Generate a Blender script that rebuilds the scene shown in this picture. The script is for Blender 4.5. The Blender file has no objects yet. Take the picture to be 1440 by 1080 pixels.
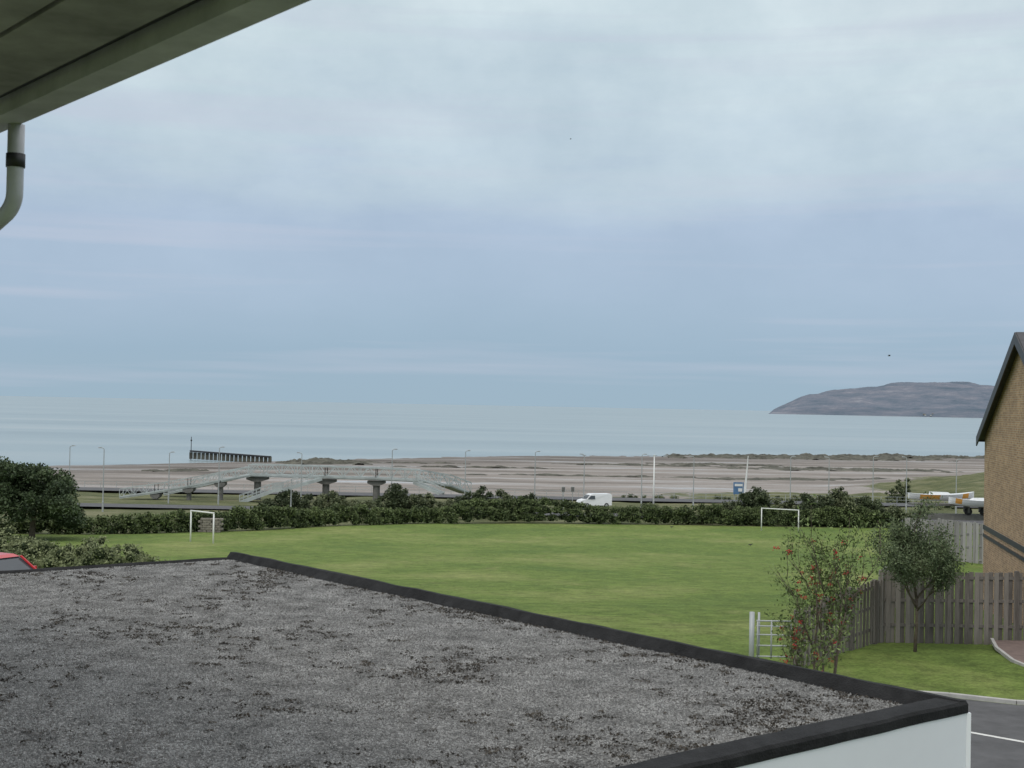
import bpy, math, random
import numpy as np
from mathutils import Vector, Matrix, noise
rng=np.random.default_rng(7); random.seed(7)
sc=bpy.context.scene
ZC=20.0                      # eye level above the sea
def T(s): return (s-720)/1876.0   # bearing tangent
# ------------------------------------------------------------ materials
def new_mat(name):
    m=bpy.data.materials.new(name); m.use_nodes=True
    nt=m.node_tree; b=nt.nodes['Principled BSDF']; return m,nt,b
def N(nt,typ,**kw):
    n=nt.nodes.new(typ)
    for k,v in kw.items():
        if k in n.inputs.keys(): n.inputs[k].default_value=v
        else: setattr(n,k,v)
    return n
def ramp(nt,stops,interp='LINEAR'):
    r=nt.nodes.new('ShaderNodeValToRGB'); e=r.color_ramp.elements; r.color_ramp.interpolation=interp
    while len(e)<len(stops): e.new(0.5)
    for i,(p,c) in enumerate(stops):
        e[i].position=p; e[i].color=(c[0],c[1],c[2],1) if hasattr(c,'__len__') else (c,c,c,1)
    return r
def mapped(nt,scale=(1,1,1),coord='Object'):
    tc=nt.nodes.new('ShaderNodeTexCoord'); mp=nt.nodes.new('ShaderNodeMapping')
    mp.inputs['Scale'].default_value=scale
    nt.links.new(tc.outputs[coord],mp.inputs['Vector']); return mp
def simple(name,c,rough=0.7,var=0.25,scale=3.0,metal=0,bump=0.0,bscale=30,spec=0.5):
    m,nt,b=new_mat(name); L=nt.links.new
    mp=mapped(nt); n=N(nt,'ShaderNodeTexNoise',Scale=scale,Detail=6.0,Roughness=0.65)
    L(mp.outputs[0],n.inputs['Vector'])
    c=np.array(c); r=ramp(nt,[(0.3,tuple(c*(1-var))),(0.7,tuple(np.minimum(c*(1+var),1)))])
    L(n.outputs['Fac'],r.inputs[0]); L(r.outputs[0],b.inputs['Base Color'])
    b.inputs['Roughness'].default_value=rough; b.inputs['Metallic'].default_value=metal; b.inputs['Specular IOR Level'].default_value=spec
    if bump:
        n2=N(nt,'ShaderNodeTexNoise',Scale=bscale,Detail=5.0); L(mp.outputs[0],n2.inputs['Vector'])
        bp=N(nt,'ShaderNodeBump',Strength=bump,Distance=0.02); L(n2.outputs['Fac'],bp.inputs['Height']); L(bp.outputs[0],b.inputs['Normal'])
    return m
def leafmat(name,dark,light,scale=0.6):
    m,nt,b=new_mat(name); L=nt.links.new
    g=nt.nodes.new('ShaderNodeNewGeometry'); mp=mapped(nt)
    n=N(nt,'ShaderNodeTexNoise',Scale=scale,Detail=4.0,Roughness=0.6); L(mp.outputs[0],n.inputs['Vector'])
    mx=N(nt,'ShaderNodeMath',operation='MULTIPLY_ADD'); L(g.outputs['Random Per Island'],mx.inputs[0]); mx.inputs[1].default_value=0.5
    sb=N(nt,'ShaderNodeMath',operation='MULTIPLY_ADD'); L(n.outputs['Fac'],sb.inputs[0]); sb.inputs[1].default_value=1.9; sb.inputs[2].default_value=-0.65
    L(sb.outputs[0],mx.inputs[2])
    r=ramp(nt,[(0.1,dark),(0.95,light)]); L(mx.outputs[0],r.inputs[0]); L(r.outputs[0],b.inputs['Base Color'])
    b.inputs['Roughness'].default_value=0.65; b.inputs['Specular IOR Level'].default_value=0.25
    return m
M={}
M['hedge']=leafmat('hedge_leaves',(0.036,0.054,0.022),(0.15,0.19,0.075),0.3)
M['bush']=leafmat('bush_leaves',(0.05,0.068,0.036),(0.20,0.22,0.115),0.4)
M['dbush']=leafmat('dark_bush_leaves',(0.03,0.042,0.024),(0.11,0.135,0.066),0.4)
M['bramble']=leafmat('bramble_leaves',(0.08,0.10,0.045),(0.30,0.33,0.17),0.8)
M['darktree']=leafmat('dark_tree_leaves',(0.026,0.042,0.022),(0.095,0.13,0.06),0.5)
M['leaf']=leafmat('young_tree_leaves',(0.04,0.062,0.028),(0.16,0.2,0.1),2.0)
M['rowan']=leafmat('rowan_leaves',(0.05,0.08,0.025),(0.2,0.26,0.09),2.0)
M['berry']=simple('rowan_berries',(0.42,0.02,0.02),0.4,0.3,20)
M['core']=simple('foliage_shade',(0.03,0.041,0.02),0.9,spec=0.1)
M['bark']=simple('bark',(0.12,0.095,0.07),0.9,0.4,12,bump=0.5)
M['white']=simple('white_paint',(0.78,0.78,0.76),0.45,0.04,2)
M['galv']=simple('galvanised_steel',(0.40,0.42,0.42),0.5,0.12,1.5,metal=0.2)
M['bridgeM']=simple('bridge_paint',(0.40,0.435,0.43),0.65,0.25,0.5)
M['conc']=simple('concrete',(0.15,0.147,0.137),0.85,0.3,1.2)
M['felt']=simple('roofing_felt',(0.018,0.018,0.0185),0.85,0.5,6,bump=0.6,bscale=60,spec=0.25)
M['dark']=simple('dark_plastic',(0.02,0.02,0.022),0.5)
M['tyre']=simple('tyre_rubber',(0.02,0.02,0.02),0.8)
M['glass']=simple('car_glass',(0.05,0.06,0.07),0.08,0.1)
M['red']=simple('red_car_paint',(0.5,0.02,0.025),0.25,0.06)
M['vanw']=simple('white_car_paint',(0.78,0.79,0.8),0.3,0.04)
M['blue']=simple('blue_sign_face',(0.1,0.2,0.36),0.5,0.2,3)
M['orange']=simple('orange_paint',(0.75,0.36,0.08),0.5,0.1)
M['asphalt']=simple('asphalt',(0.085,0.085,0.088),0.85,0.3,1.5,bump=0.3,bscale=80)
M['redtar']=simple('red_paving',(0.17,0.125,0.11),0.85,0.25,3,bump=0.3,bscale=40)
M['kerb']=simple('kerb_stone',(0.42,0.41,0.39),0.8,0.15,4)
M['mark']=simple('road_paint',(0.65,0.65,0.62),0.6,0.15,6)
M['rock']=simple('shore_rock',(0.10,0.098,0.08),0.85,0.6,0.25,bump=0.6,bscale=2,spec=0.2)
M['tile']=simple('roof_tiles',(0.06,0.06,0.065),0.7,0.3,5)
M['render']=simple('white_fascia',(0.84,0.85,0.88),0.35,0.03,1)
M['soffit']=simple('soffit_board',(0.28,0.27,0.27),0.8,0.38,2.0,spec=0.2)
M['gutter']=simple('grey_gutter',(0.42,0.42,0.44),0.6,0.25,3,spec=0.3)
M['pipe']=simple('grey_pipe',(0.46,0.46,0.48),0.35,0.15,6)
M['stone']=simple('stone_wall',(0.22,0.2,0.17),0.9,0.5,3,bump=0.5)
M['bird']=simple('bird_feathers',(0.03,0.03,0.03),0.7)
# weathered timber
m,nt,b=new_mat('weathered_timber'); L=nt.links.new
g=nt.nodes.new('ShaderNodeNewGeometry'); mp=mapped(nt,(9,9,0.8))
n=N(nt,'ShaderNodeTexNoise',Scale=2.0,Detail=6.0,Roughness=0.7); L(mp.outputs[0],n.inputs['Vector'])
ad=N(nt,'ShaderNodeMath',operation='MULTIPLY_ADD'); L(g.outputs['Random Per Island'],ad.inputs[0]); ad.inputs[1].default_value=0.5; L(n.outputs['Fac'],ad.inputs[2])
r=ramp(nt,[(0.3,(0.075,0.064,0.056)),(1.0,(0.24,0.215,0.19))]); L(ad.outputs[0],r.inputs[0]); L(r.outputs[0],b.inputs['Base Color']); b.inputs['Roughness'].default_value=0.85
M['wood']=m
m2=m.copy(); m2.name='silvered_timber'
for nd in m2.node_tree.nodes:
    if nd.type=='VALTORGB':
        nd.color_ramp.elements[0].color=(0.17,0.165,0.16,1); nd.color_ramp.elements[1].color=(0.36,0.35,0.34,1)
M['woodl']=m2
# brick
m,nt,b=new_mat('buff_brick'); L=nt.links.new
uv=nt.nodes.new('ShaderNodeUVMap')
br=N(nt,'ShaderNodeTexBrick',Scale=1.0); br.inputs['Brick Width'].default_value=0.225; br.inputs['Row Height'].default_value=0.075
br.inputs['Mortar Size'].default_value=0.008; br.inputs['Color1'].default_value=(0.44,0.28,0.155,1); br.inputs['Color2'].default_value=(0.27,0.16,0.085,1)
br.inputs['Mortar'].default_value=(0.42,0.36,0.28,1)
L(uv.outputs[0],br.inputs['Vector'])
n=N(nt,'ShaderNodeTexNoise',Scale=1.2,Detail=7.0,Roughness=.7); L(uv.outputs[0],n.inputs['Vector'])
r=ramp(nt,[(0.3,0.8),(0.7,1.2)]); L(n.outputs['Fac'],r.inputs[0])
mx=N(nt,'ShaderNodeMixRGB',blend_type='MULTIPLY'); mx.inputs[0].default_value=1; L(br.outputs[0],mx.inputs[1]); L(r.outputs[0],mx.inputs[2]); L(mx.outputs[0],b.inputs['Base Color'])
bp=N(nt,'ShaderNodeBump',Strength=0.5,Distance=0.01); L(br.outputs['Fac'],bp.inputs['Height']); bp.invert=True; L(bp.outputs[0],b.inputs['Normal'])
b.inputs['Roughness'].default_value=0.9
M['brick']=m
# ------------------------------------------------------------ mesh builder
class MB:
    def __init__(s): s.v=[];s.f=[];s.m=[]
    def face(s,pts,mat=0):
        i=len(s.v); s.v+= [tuple(p) for p in pts]; s.f.append(tuple(range(i,i+len(pts)))); s.m.append(mat)
    def hexa(s,c,mat=0):
        i=len(s.v); s.v+=[tuple(p) for p in c]
        for f in ((3,2,1,0),(4,5,6,7),(0,1,5,4),(1,2,6,5),(2,3,7,6),(3,0,4,7)):
            s.f.append(tuple(i+k for k in f)); s.m.append(mat)
    def box(s,c,sz,rz=0,mat=0):
        cx,sx=math.cos(rz),math.sin(rz); out=[]
        for dz in (-.5,.5):
            for a,b2 in ((-.5,-.5),(.5,-.5),(.5,.5),(-.5,.5)):
                x,y=a*sz[0],b2*sz[1]; out.append((c[0]+x*cx-y*sx,c[1]+x*sx+y*cx,c[2]+dz*sz[2]))
        s.hexa(out,mat)
    def beam(s,p0,p1,w,h,mat=0):
        p0=Vector(p0);p1=Vector(p1);d=(p1-p0).normalized()
        up=Vector((0,0,1)) if abs(d.z)<0.99 else Vector((0,1,0))
        a=d.cross(up).normalized(); u=a.cross(d).normalized(); out=[]
        for q in (p0,p1):
            for i,j in ((-.5,-.5),(.5,-.5),(.5,.5),(-.5,.5)): out.append(q+a*i*w+u*j*h)
        s.hexa(out,mat)
    def tube(s,pts,rs,n=8,mat=0,cap=True):
        i0=len(s.v); pts=[Vector(p) for p in pts]; ref=None
        for k,p in enumerate(pts):
            d=(pts[min(k+1,len(pts)-1)]-pts[max(k-1,0)]).normalized()
            if ref is None: ref=Vector((1,0,0)) if abs(d.x)<0.9 else Vector((0,1,0))
            a=(ref-d*ref.dot(d)).normalized(); ref=a; bb=d.cross(a)
            for j in range(n):
                t=2*math.pi*j/n; s.v.append(tuple(p+(a*math.cos(t)+bb*math.sin(t))*rs[k]))
        for k in range(len(pts)-1):
            for j in range(n):
                s.f.append((i0+k*n+j,i0+k*n+(j+1)%n,i0+(k+1)*n+(j+1)%n,i0+(k+1)*n+j)); s.m.append(mat)
        if cap:
            s.f.append(tuple(i0+j for j in range(n))[::-1]); s.m.append(mat)
            e=i0+(len(pts)-1)*n; s.f.append(tuple(e+j for j in range(n))); s.m.append(mat)
    def prism(s,prof,o,ux,uy,w,mat=0,inset=None):
        o=Vector(o);ux=Vector(ux);uy=Vector(uy);i=len(s.v);n=len(prof)
        for sd in (-.5,.5):
            for k,(a,z) in enumerate(prof):
                ww=w-(inset[k] if inset else 0)
                s.v.append(tuple(o+ux*a+uy*sd*ww+Vector((0,0,z))))
        s.f.append(tuple(range(i,i+n))); s.m.append(mat)
        s.f.append(tuple(range(i+n,i+2*n))[::-1]); s.m.append(mat)
        for k in range(n):
            k2=(k+1)%n; s.f.append((i+k,i+k2,i+n+k2,i+n+k)[::-1]); s.m.append(mat)
    def build(s,name,mats,smooth=False,parent=None,uv=None,bevel=0):
        me=bpy.data.meshes.new(name); me.from_pydata(s.v,[],s.f)
        for k in mats: me.materials.append(M[k] if isinstance(k,str) else k)
        me.polygons.foreach_set('material_index',s.m)
        if smooth: me.polygons.foreach_set('use_smooth',[True]*len(s.f))
        me.update(); ob=bpy.data.objects.new(name,me); sc.collection.objects.link(ob)
        if parent: ob.parent=parent
        if bevel:
            bv=ob.modifiers.new('b','BEVEL'); bv.width=bevel; bv.segments=2; bv.limit_method='ANGLE'
        return ob
def empty(name):
    e=bpy.data.objects.new(name,None); sc.collection.objects.link(e); return e
def npmesh(name,V,F,mats,mi=None,smooth=False,parent=None):
    me=bpy.data.meshes.new(name); k=F.shape[1]
    me.vertices.add(len(V)); me.vertices.foreach_set('co',np.asarray(V,dtype=np.float32).ravel())
    me.loops.add(F.size); me.loops.foreach_set('vertex_index',F.ravel().astype(np.int32))
    me.polygons.add(len(F)); me.polygons.foreach_set('loop_start',np.arange(0,F.size,k,dtype=np.int32))
    for q in mats: me.materials.append(M[q])
    if mi is not None: me.polygons.foreach_set('material_index',mi.astype(np.int32))
    me.polygons.foreach_set('use_smooth',np.full(len(F),smooth))
    me.update(calc_edges=True); me.validate()
    ob=bpy.data.objects.new(name,me); sc.collection.objects.link(ob)
    if parent: ob.parent=parent
    return ob
def leafquads(P,size,aspect=0.55,flat=0.0):
    n=len(P); a=rng.normal(size=(n,3)); a[:,2]*=(1-flat); a/=np.linalg.norm(a,axis=1)[:,None]
    b=rng.normal(size=(n,3)); b-=a*(a*b).sum(1)[:,None]; b/=np.linalg.norm(b,axis=1)[:,None]
    s=(size*rng.uniform(0.6,1.3,n))[:,None]
    V=np.stack([P-a*s,P-b*s*aspect,P+a*s,P+b*s*aspect],1).reshape(-1,3)
    return V,np.arange(4*n).reshape(-1,4)
# ------------------------------------------------------------ terrain
DP=np.array([(-100,6),(33,6.0),(38,6.3),(50,7.3),(66,8.6),(106,11.4),(130,12.65),(152,13.5),(175,13.95),(215,14.6),(235,16.2),(260,17.3)],float)
DUNES=((112,300,24,30,3.8),(132,318,30,36,4.8),(96,296,14,22,1.7),(165,300,30,40,4.9),(74,262,40,14,0.9))
def shore(x): return np.where(x<0,528+x*1.1,528+x*0.5)
def drop(x,y):
    x=np.asarray(x,float);y=np.asarray(y,float)
    d=np.interp(y,DP[:,0],DP[:,1])
    s=np.maximum(shore(x),330)
    f=np.clip((y-260)/(s-260),0,1.6); d=np.where(y>260,17.3+2.7*f,d); d=np.where(y>s+110,np.minimum(23,21.2+(y-s-110)*0.01),d)
    bx=9.9+(y-36)*0.3125
    w=np.clip((x-bx+0.3)/1.5,0,1)*np.clip((82-y)/12,0,1)*(y>30)
    d=d*(1-w)+np.minimum(d,7.3)*w
    hd=0
    for cx,cy,rx,ry,h in DUNES:
        hd=np.maximum(hd,h*np.exp(-(((x-cx)/rx)**2+((y-cy)/ry)**2)))
    return d-hd
def G(x,y): return ZC-float(drop(x,y))
HL=np.array([(T(p)*d,d) for p,d in ((-400,104),(-60,112),(30,114),(150,116),(240,121),(330,127),(480,141),(600,149),(720,153),(950,156),(1240,157),(1500,158))])
def yh(x): return np.interp(x,HL[:,0],HL[:,1])
xs=np.concatenate([[-60000,-8000,-2000,-900],np.arange(-450,-120,6),np.arange(-120,150,2),np.arange(150,460,6),[900,2000,8000,60000]])
ys=np.concatenate([[-60000,-3000,-300],np.arange(-40,160,1.6),np.arange(160,420,2.5),np.arange(420,800,6),[900,1500,5000,60000]])
X,Y=np.meshgrid(xs,ys); Z=ZC-drop(X,Y)
nz=np.array([[noise.noise(Vector((x*0.12,y*0.12,0)))+0.5*noise.noise(Vector((x*0.4,y*0.4,3))) for x in xs] for y in ys])
dmask=np.zeros_like(X)
for cx,cy,rx,ry,h in DUNES: dmask=np.maximum(dmask,np.exp(-(((X-cx)/rx)**2+((Y-cy)/ry)**2)))
amp=np.where((Y<160),0.06,np.where(Y<250,0.25,0.14)); amp=np.where((Y<36),0.0,amp)+1.0*dmask
Z=Z+nz*amp
V=np.stack([X,Y,Z],-1).reshape(-1,3); nx=len(xs); ny=len(ys)
ii=(np.arange(ny-1)[:,None]*nx+np.arange(nx-1)[None,:]).ravel()
F=np.stack([ii,ii+1,ii+nx+1,ii+nx],1)
m,nt,b=new_mat('ground_cover'); L=nt.links.new
at=N(nt,'ShaderNodeAttribute',attribute_name='zone')
sep=nt.nodes.new('ShaderNodeSeparateColor'); L(at.outputs['Color'],sep.inputs[0])
def no(sc_,det=6.0,rough=0.6,scale=(1,1,1)):
    q=mapped(nt,scale); k=N(nt,'ShaderNodeTexNoise',Scale=sc_,Detail=det,Roughness=rough); L(q.outputs[0],k.inputs['Vector']); return k
def mul(a,c):
    q=N(nt,'ShaderNodeMixRGB',blend_type='MULTIPLY'); q.inputs[0].default_value=1; L(a,q.inputs[1]); L(c,q.inputs[2]); return q.outputs[0]
def mix(f,a,c):
    q=N(nt,'ShaderNodeMixRGB'); L(f,q.inputs[0]); L(a,q.inputs[1]); L(c,q.inputs[2]); return q.outputs[0]
n1=no(0.09,8,0.72,(0.8,0.6,1)); n2=no(1.3,9,0.8); n3=no(9.0,5,0.75); n6=no(0.22,7,0.75,(1.0,0.45,1))
r1=ramp(nt,[(0.34,(0.098,0.155,0.036)),(0.5,(0.142,0.198,0.046)),(0.64,(0.225,0.255,0.085))])
L(n1.outputs['Fac'],r1.inputs[0])
r2=ramp(nt,[(0.28,0.45),(0.5,1.0),(0.75,1.55)]); L(n2.outputs['Fac'],r2.inputs[0])
r3=ramp(nt,[(0.28,0.55),(0.72,1.45)]); L(n3.outputs['Fac'],r3.inputs[0])
worn=ramp(nt,[(0.58,0.0),(0.74,0.6)]); L(n6.outputs['Fac'],worn.inputs[0])
straw=N(nt,'ShaderNodeRGB'); straw.outputs[0].default_value=(0.27,0.26,0.11,1)
grass=mul(mul(mix(worn.outputs[0],r1.outputs[0],straw.outputs[0]),r2.outputs[0]),r3.outputs[0])
n4=no(0.25,6,0.7,(0.5,1,1)); r4=ramp(nt,[(0.3,(0.055,0.07,0.03)),(0.5,(0.12,0.13,0.06)),(0.72,(0.24,0.225,0.14))]); L(n4.outputs['Fac'],r4.inputs[0])
rough=mul(r4.outputs[0],r3.outputs[0])
n5=no(0.035,9,0.7,(0.3,1.5,1)); r5=ramp(nt,[(0.33,(0.10,0.09,0.078)),(0.41,(0.19,0.168,0.148)),(0.5,(0.275,0.245,0.22)),(0.6,(0.33,0.305,0.285)),(0.67,(0.42,0.42,0.42)),(0.76,(0.17,0.158,0.14))]); L(n5.outputs['Fac'],r5.inputs[0])
r2b=ramp(nt,[(0.28,0.75),(0.75,1.25)]); L(n2.outputs['Fac'],r2b.inputs[0])
wet=N(nt,'ShaderNodeMapRange'); L(sep.outputs[2],wet.inputs[0]); wet.inputs[3].default_value=1.0; wet.inputs[4].default_value=0.68
sand=mul(mul(r5.outputs[0],r2b.outputs[0]),wet.outputs[0])
nb=no(0.5,6,0.7); adj=N(nt,'ShaderNodeMath',operation='MULTIPLY_ADD'); L(nb.outputs['Fac'],adj.inputs[0]); adj.inputs[1].default_value=0.9; adj.inputs[2].default_value=-0.45
def soft(o):
    q=N(nt,'ShaderNodeMath',operation='ADD',use_clamp=True); L(o,q.inputs[0]); L(adj.outputs[0],q.inputs[1])
    rr=ramp(nt,[(0.4,0.0),(0.6,1.0)]); L(q.outputs[0],rr.inputs[0]); return rr.outputs[0]
col=mix(soft(sep.outputs[1]),grass,rough); col=mix(soft(sep.outputs[0]),col,sand)
L(col,b.inputs['Base Color'])
ro=N(nt,'ShaderNodeMapRange'); L(n5.outputs['Fac'],ro.inputs[0]); ro.inputs[1].default_value=0.52; ro.inputs[2].default_value=0.66; ro.inputs[3].default_value=0.85; ro.inputs[4].default_value=0.25
mr=N(nt,'ShaderNodeMix'); L(sep.outputs[0],mr.inputs[0]); mr.inputs[2].default_value=0.95; L(ro.outputs[0],mr.inputs[3]); L(mr.outputs[0],b.inputs['Roughness'])
b.inputs['Specular IOR Level'].default_value=0.2
bp=N(nt,'ShaderNodeBump',Strength=0.8,Distance=0.1); L(n3.outputs['Fac'],bp.inputs['Height']); L(bp.outputs[0],b.inputs['Normal'])
M['ground']=m
gr=npmesh('ground',V,F,['ground'],smooth=True)
sand=np.clip((Y-234-0.32*np.maximum(X,0)-nz*7)/7,0,1)*(1-np.clip(2.2*dmask-0.15+nz*0.3,0,1))
rg=np.clip((Y-yh(X)+1)/2,0,1)
col=np.zeros((ny,nx,4)); col[...,0]=sand; col[...,1]=rg; col[...,2]=np.clip((Y-shore(X)+130+nz*25)/80,0,1); col[...,3]=1
at=gr.data.color_attributes.new('zone','FLOAT_COLOR','POINT'); at.data.foreach_set('color',col.reshape(-1).astype(np.float32))
# ------------------------------------------------------------ sea
m,nt,b=new_mat('sea_water'); L=nt.links.new
q=mapped(nt,(0.0016,0.008,1)); n=N(nt,'ShaderNodeTexNoise',Scale=1.0,Detail=7.0,Roughness=0.62); L(q.outputs[0],n.inputs['Vector'])
r=ramp(nt,[(0.3,(0.18,0.245,0.275)),(0.5,(0.24,0.31,0.335)),(0.62,(0.28,0.34,0.36)),(0.75,(0.36,0.395,0.40))]); L(n.outputs['Fac'],r.inputs[0]); L(r.outputs[0],b.inputs['Base Color'])
b.inputs['Roughness'].default_value=0.30; b.inputs['IOR'].default_value=1.33
q2=mapped(nt,(0.25,0.6,1)); w=N(nt,'ShaderNodeTexNoise',Scale=1.0,Detail=5.0,Roughness=0.6); L(q2.outputs[0],w.inputs['Vector'])
bp=N(nt,'ShaderNodeBump',Strength=0.25,Distance=0.25); L(w.outputs['Fac'],bp.inputs['Height']); L(bp.outputs[0],b.inputs['Normal'])
M['sea']=m
s=MB(); s.face([(-60000,290,0),(60000,290,0),(60000,60000,0),(-60000,60000,0)]); s.build('sea',['sea'])
def scar(name,cx,cy,lx,ly,h,seed,ang=0):
    a=np.linspace(-1,1,110); c=np.linspace(-1,1,36); A,C=np.meshgrid(a,c)
    ca,sa=math.cos(ang),math.sin(ang); Xr=cx+A*lx*ca-C*ly*sa; Yr=cy+A*lx*sa+C*ly*ca
    nn=np.array([[noise.fractal(Vector((x*0.14,y*0.2,seed)),0.8,2.1,5) for x,y in zip(r1,r2)] for r1,r2 in zip(Xr,Yr)])
    e=np.clip(1.0-(A**2+C**2),-.3,1); Zr=ZC-drop(Xr,Yr); Zr=np.maximum(Zr,0)+h*(e*0.8+nn*1.3)-0.3*h
    Vv=np.stack([Xr,Yr,Zr],-1).reshape(-1,3); n=110; i=(np.arange(35)[:,None]*n+np.arange(n-1)[None,:]).ravel()
    npmesh(name,Vv,np.stack([i,i+1,i+n+1,i+n],1),['rock'])
scar('shore_rocks',T(462)*425,425,16,18,1.1,1)
scar('shore_rocks',T(1130)*560,560,62,22,1.2,2,0.12)
scar('shore_rocks',T(1250)*600,595,60,14,1.2,3,0.3)
scar('shore_rocks',T(660)*395,398,26,2.5,0.5,4,0.05)
scar('shore_rocks',T(905)*440,440,30,6,0.5,5,-0.1)
scar('shore_rocks',T(1020)*455,455,26,9,0.6,6)
scar('shore_rocks',T(1180)*430,430,40,12,0.6,7,0.1)
scar('shore_rocks',T(560)*430,432,24,3,0.5,8,-0.1)
scar('shore_rocks',T(1100)*350,350,30,6,0.4,10,0.1)
scar('shore_rocks',T(230)*330,345,8,8,0.6,9)
scar('shore_rocks',T(800)*350,350,34,3,0.4,15,0.05)
# groyne with marker beacon
s=MB(); p0=(T(382)*425,425); p1=(T(271)*440,440)
s.beam((p0[0],p0[1],2.1),(p1[0],p1[1],2.9),1.4,0.5,0)
for k in range(20):
    f=k/19; x=p0[0]+(p1[0]-p0[0])*f; y=p0[1]+(p1[1]-p0[1])*f; s.box((x,y,1.0+.4*f),(1.1,0.2,2.2),0,1)
s.tube([(p1[0],p1[1],-1),(p1[0],p1[1],7.6)],[0.15,0.1],8,0); s.box((p1[0],p1[1],6.4),(0.5,0.1,0.5),0.4,0)
s.build('sea_groyne',['dark','rock'])
# ------------------------------------------------------------ headland
prof=np.array([(1076,0),(1084,30),(1100,56),(1115,80),(1130,108),(1145,126),(1160,131),(1175,148),(1190,154),(1210,160),(1240,178),(1255,184),(1270,197),(1300,206),(1340,207),(1380,204),(1420,192),(1500,160),(1600,90),(1700,0)],float)
px=T(prof[:,0])*7700
a=np.linspace(px[0],px[-1],420); c=np.linspace(0,2400,90); A,C=np.meshgrid(a,c)
hh=np.interp(A,px,prof[:,1])
sl=np.interp(C,[0,60,180,260,420,560,700,1100,2400],[0,0.28,0.42,0.62,0.70,0.88,0.93,1.0,0.0])
nn=np.array([[noise.fractal(Vector((x*0.0035,y*0.005,0)),0.8,2.0,7) for x,y in zip(r1,r2)] for r1,r2 in zip(A,C)])
front=7700+120*np.sin(A*0.004)
Zr=hh*(sl+nn*0.09*np.clip(sl*3,0,1)*(sl<0.999))*1.08-3
Yr=front+C
Vv=np.stack([A+0.215*C,Yr,Zr],-1).reshape(-1,3); n=420; i=(np.arange(89)[:,None]*n+np.arange(n-1)[None,:]).ravel()
m,nt,b=new_mat('hazy_headland_heath'); L=nt.links.new
q=mapped(nt,(0.004,0.006,0.035)); k1=N(nt,'ShaderNodeTexNoise',Scale=1.0,Detail=10.0,Roughness=0.8); L(q.outputs[0],k1.inputs['Vector'])
r=ramp(nt,[(0.36,(0.105,0.14,0.175)),(0.47,(0.15,0.175,0.215)),(0.57,(0.195,0.205,0.24)),(0.68,(0.30,0.31,0.34))]); L(k1.outputs['Fac'],r.inputs[0]); L(r.outputs[0],b.inputs['Base Color']); b.inputs['Roughness'].default_value=1; b.inputs['Specular IOR Level'].default_value=0  # distance haze painted into the colours: rock and heath tones muted, bluish
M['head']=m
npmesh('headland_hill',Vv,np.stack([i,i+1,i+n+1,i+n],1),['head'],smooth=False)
s=MB()
for k in range(60):
    x=T(random.uniform(1300,1440))*7700; y=7640+random.uniform(20,120)
    s.box((x,y,random.uniform(8,26)),(random.uniform(6,14),10,7),random.uniform(-.4,.4),random.choice([0,0,1]))
s.build('distant_town_houses',['kerb','stone'])
# ------------------------------------------------------------ foliage
def blob(cs,rs,density,size,squash=0.85):
    P=[]
    for c,r_ in zip(cs,rs):
        n=int(density*r_*r_); u=rng.normal(size=(n,3)); u/=np.linalg.norm(u,axis=1)[:,None]
        u[:,2]=np.where(u[:,2]<-0.5,-u[:,2],u[:,2]); P.append(c+u*(r_*rng.uniform(0.65,1.25,n))[:,None]*np.array([1,1,squash]))
    return np.concatenate(P)
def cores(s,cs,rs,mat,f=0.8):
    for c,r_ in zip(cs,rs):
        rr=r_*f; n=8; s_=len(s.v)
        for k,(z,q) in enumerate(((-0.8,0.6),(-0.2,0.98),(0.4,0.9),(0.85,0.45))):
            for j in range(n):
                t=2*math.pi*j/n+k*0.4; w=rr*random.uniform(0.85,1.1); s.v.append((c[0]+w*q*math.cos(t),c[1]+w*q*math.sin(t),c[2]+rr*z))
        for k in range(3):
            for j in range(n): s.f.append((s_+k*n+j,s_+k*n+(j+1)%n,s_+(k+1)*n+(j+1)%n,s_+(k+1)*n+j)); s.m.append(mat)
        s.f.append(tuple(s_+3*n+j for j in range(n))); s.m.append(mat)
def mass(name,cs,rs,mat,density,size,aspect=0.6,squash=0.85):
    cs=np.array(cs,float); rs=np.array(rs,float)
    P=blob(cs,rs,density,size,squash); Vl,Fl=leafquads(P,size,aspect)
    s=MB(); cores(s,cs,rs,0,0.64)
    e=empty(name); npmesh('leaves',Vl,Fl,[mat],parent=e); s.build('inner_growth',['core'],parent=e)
    return e
def hedge(name,pts,h,width,mat,size=0.12,dens=420,step=0.7):
    cs=[];rs=[]
    pts=[Vector((p[0],p[1],0)) for p in pts]
    for a_,b_ in zip(pts[:-1],pts[1:]):
        Ln=(b_-a_).length; n=max(1,int(Ln/step))
        for k in range(n):
            p=a_+(b_-a_)*(k/n); hv=h(p.x) if callable(h) else h
            wob=0.5 if p.x<-28 else 1.1
            hv*=1+wob*(0.30*noise.noise(Vector((p.x*0.14,p.y*0.14,5)))+0.24*noise.noise(Vector((p.x*0.6,p.y*0.6,9))))
            g=G(p.x,p.y)
            for row in range(3):
                r_=random.uniform(0.4,0.62)*width*0.5
                cs.append((p.x+random.uniform(-.3,.3),p.y+random.uniform(-.3,.3)*width,g+max(0.3,(hv-r_*0.8)*(row+0.7)/2.7)+random.uniform(-.1,.1))); rs.append(r_)
    return mass(name,cs,rs,mat,dens,size)
def HT(x,y,yt,s):
    hz=570+0.0195*(s-720); return (ZC-(yt-hz)*y/1876)-G(x,y)
tops=[(-400,722),(30,728),(150,726),(240,722),(330,716),(480,713),(600,711),(720,706),(760,702),(800,708),(950,712),(1240,717),(1500,717)]
def hh_(x):
    y=float(yh(x))+0.8; sx=720+1876*x/y; yt=np.interp(sx,[t[0] for t in tops],[t[1] for t in tops]); return HT(x,y,yt,sx)
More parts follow.
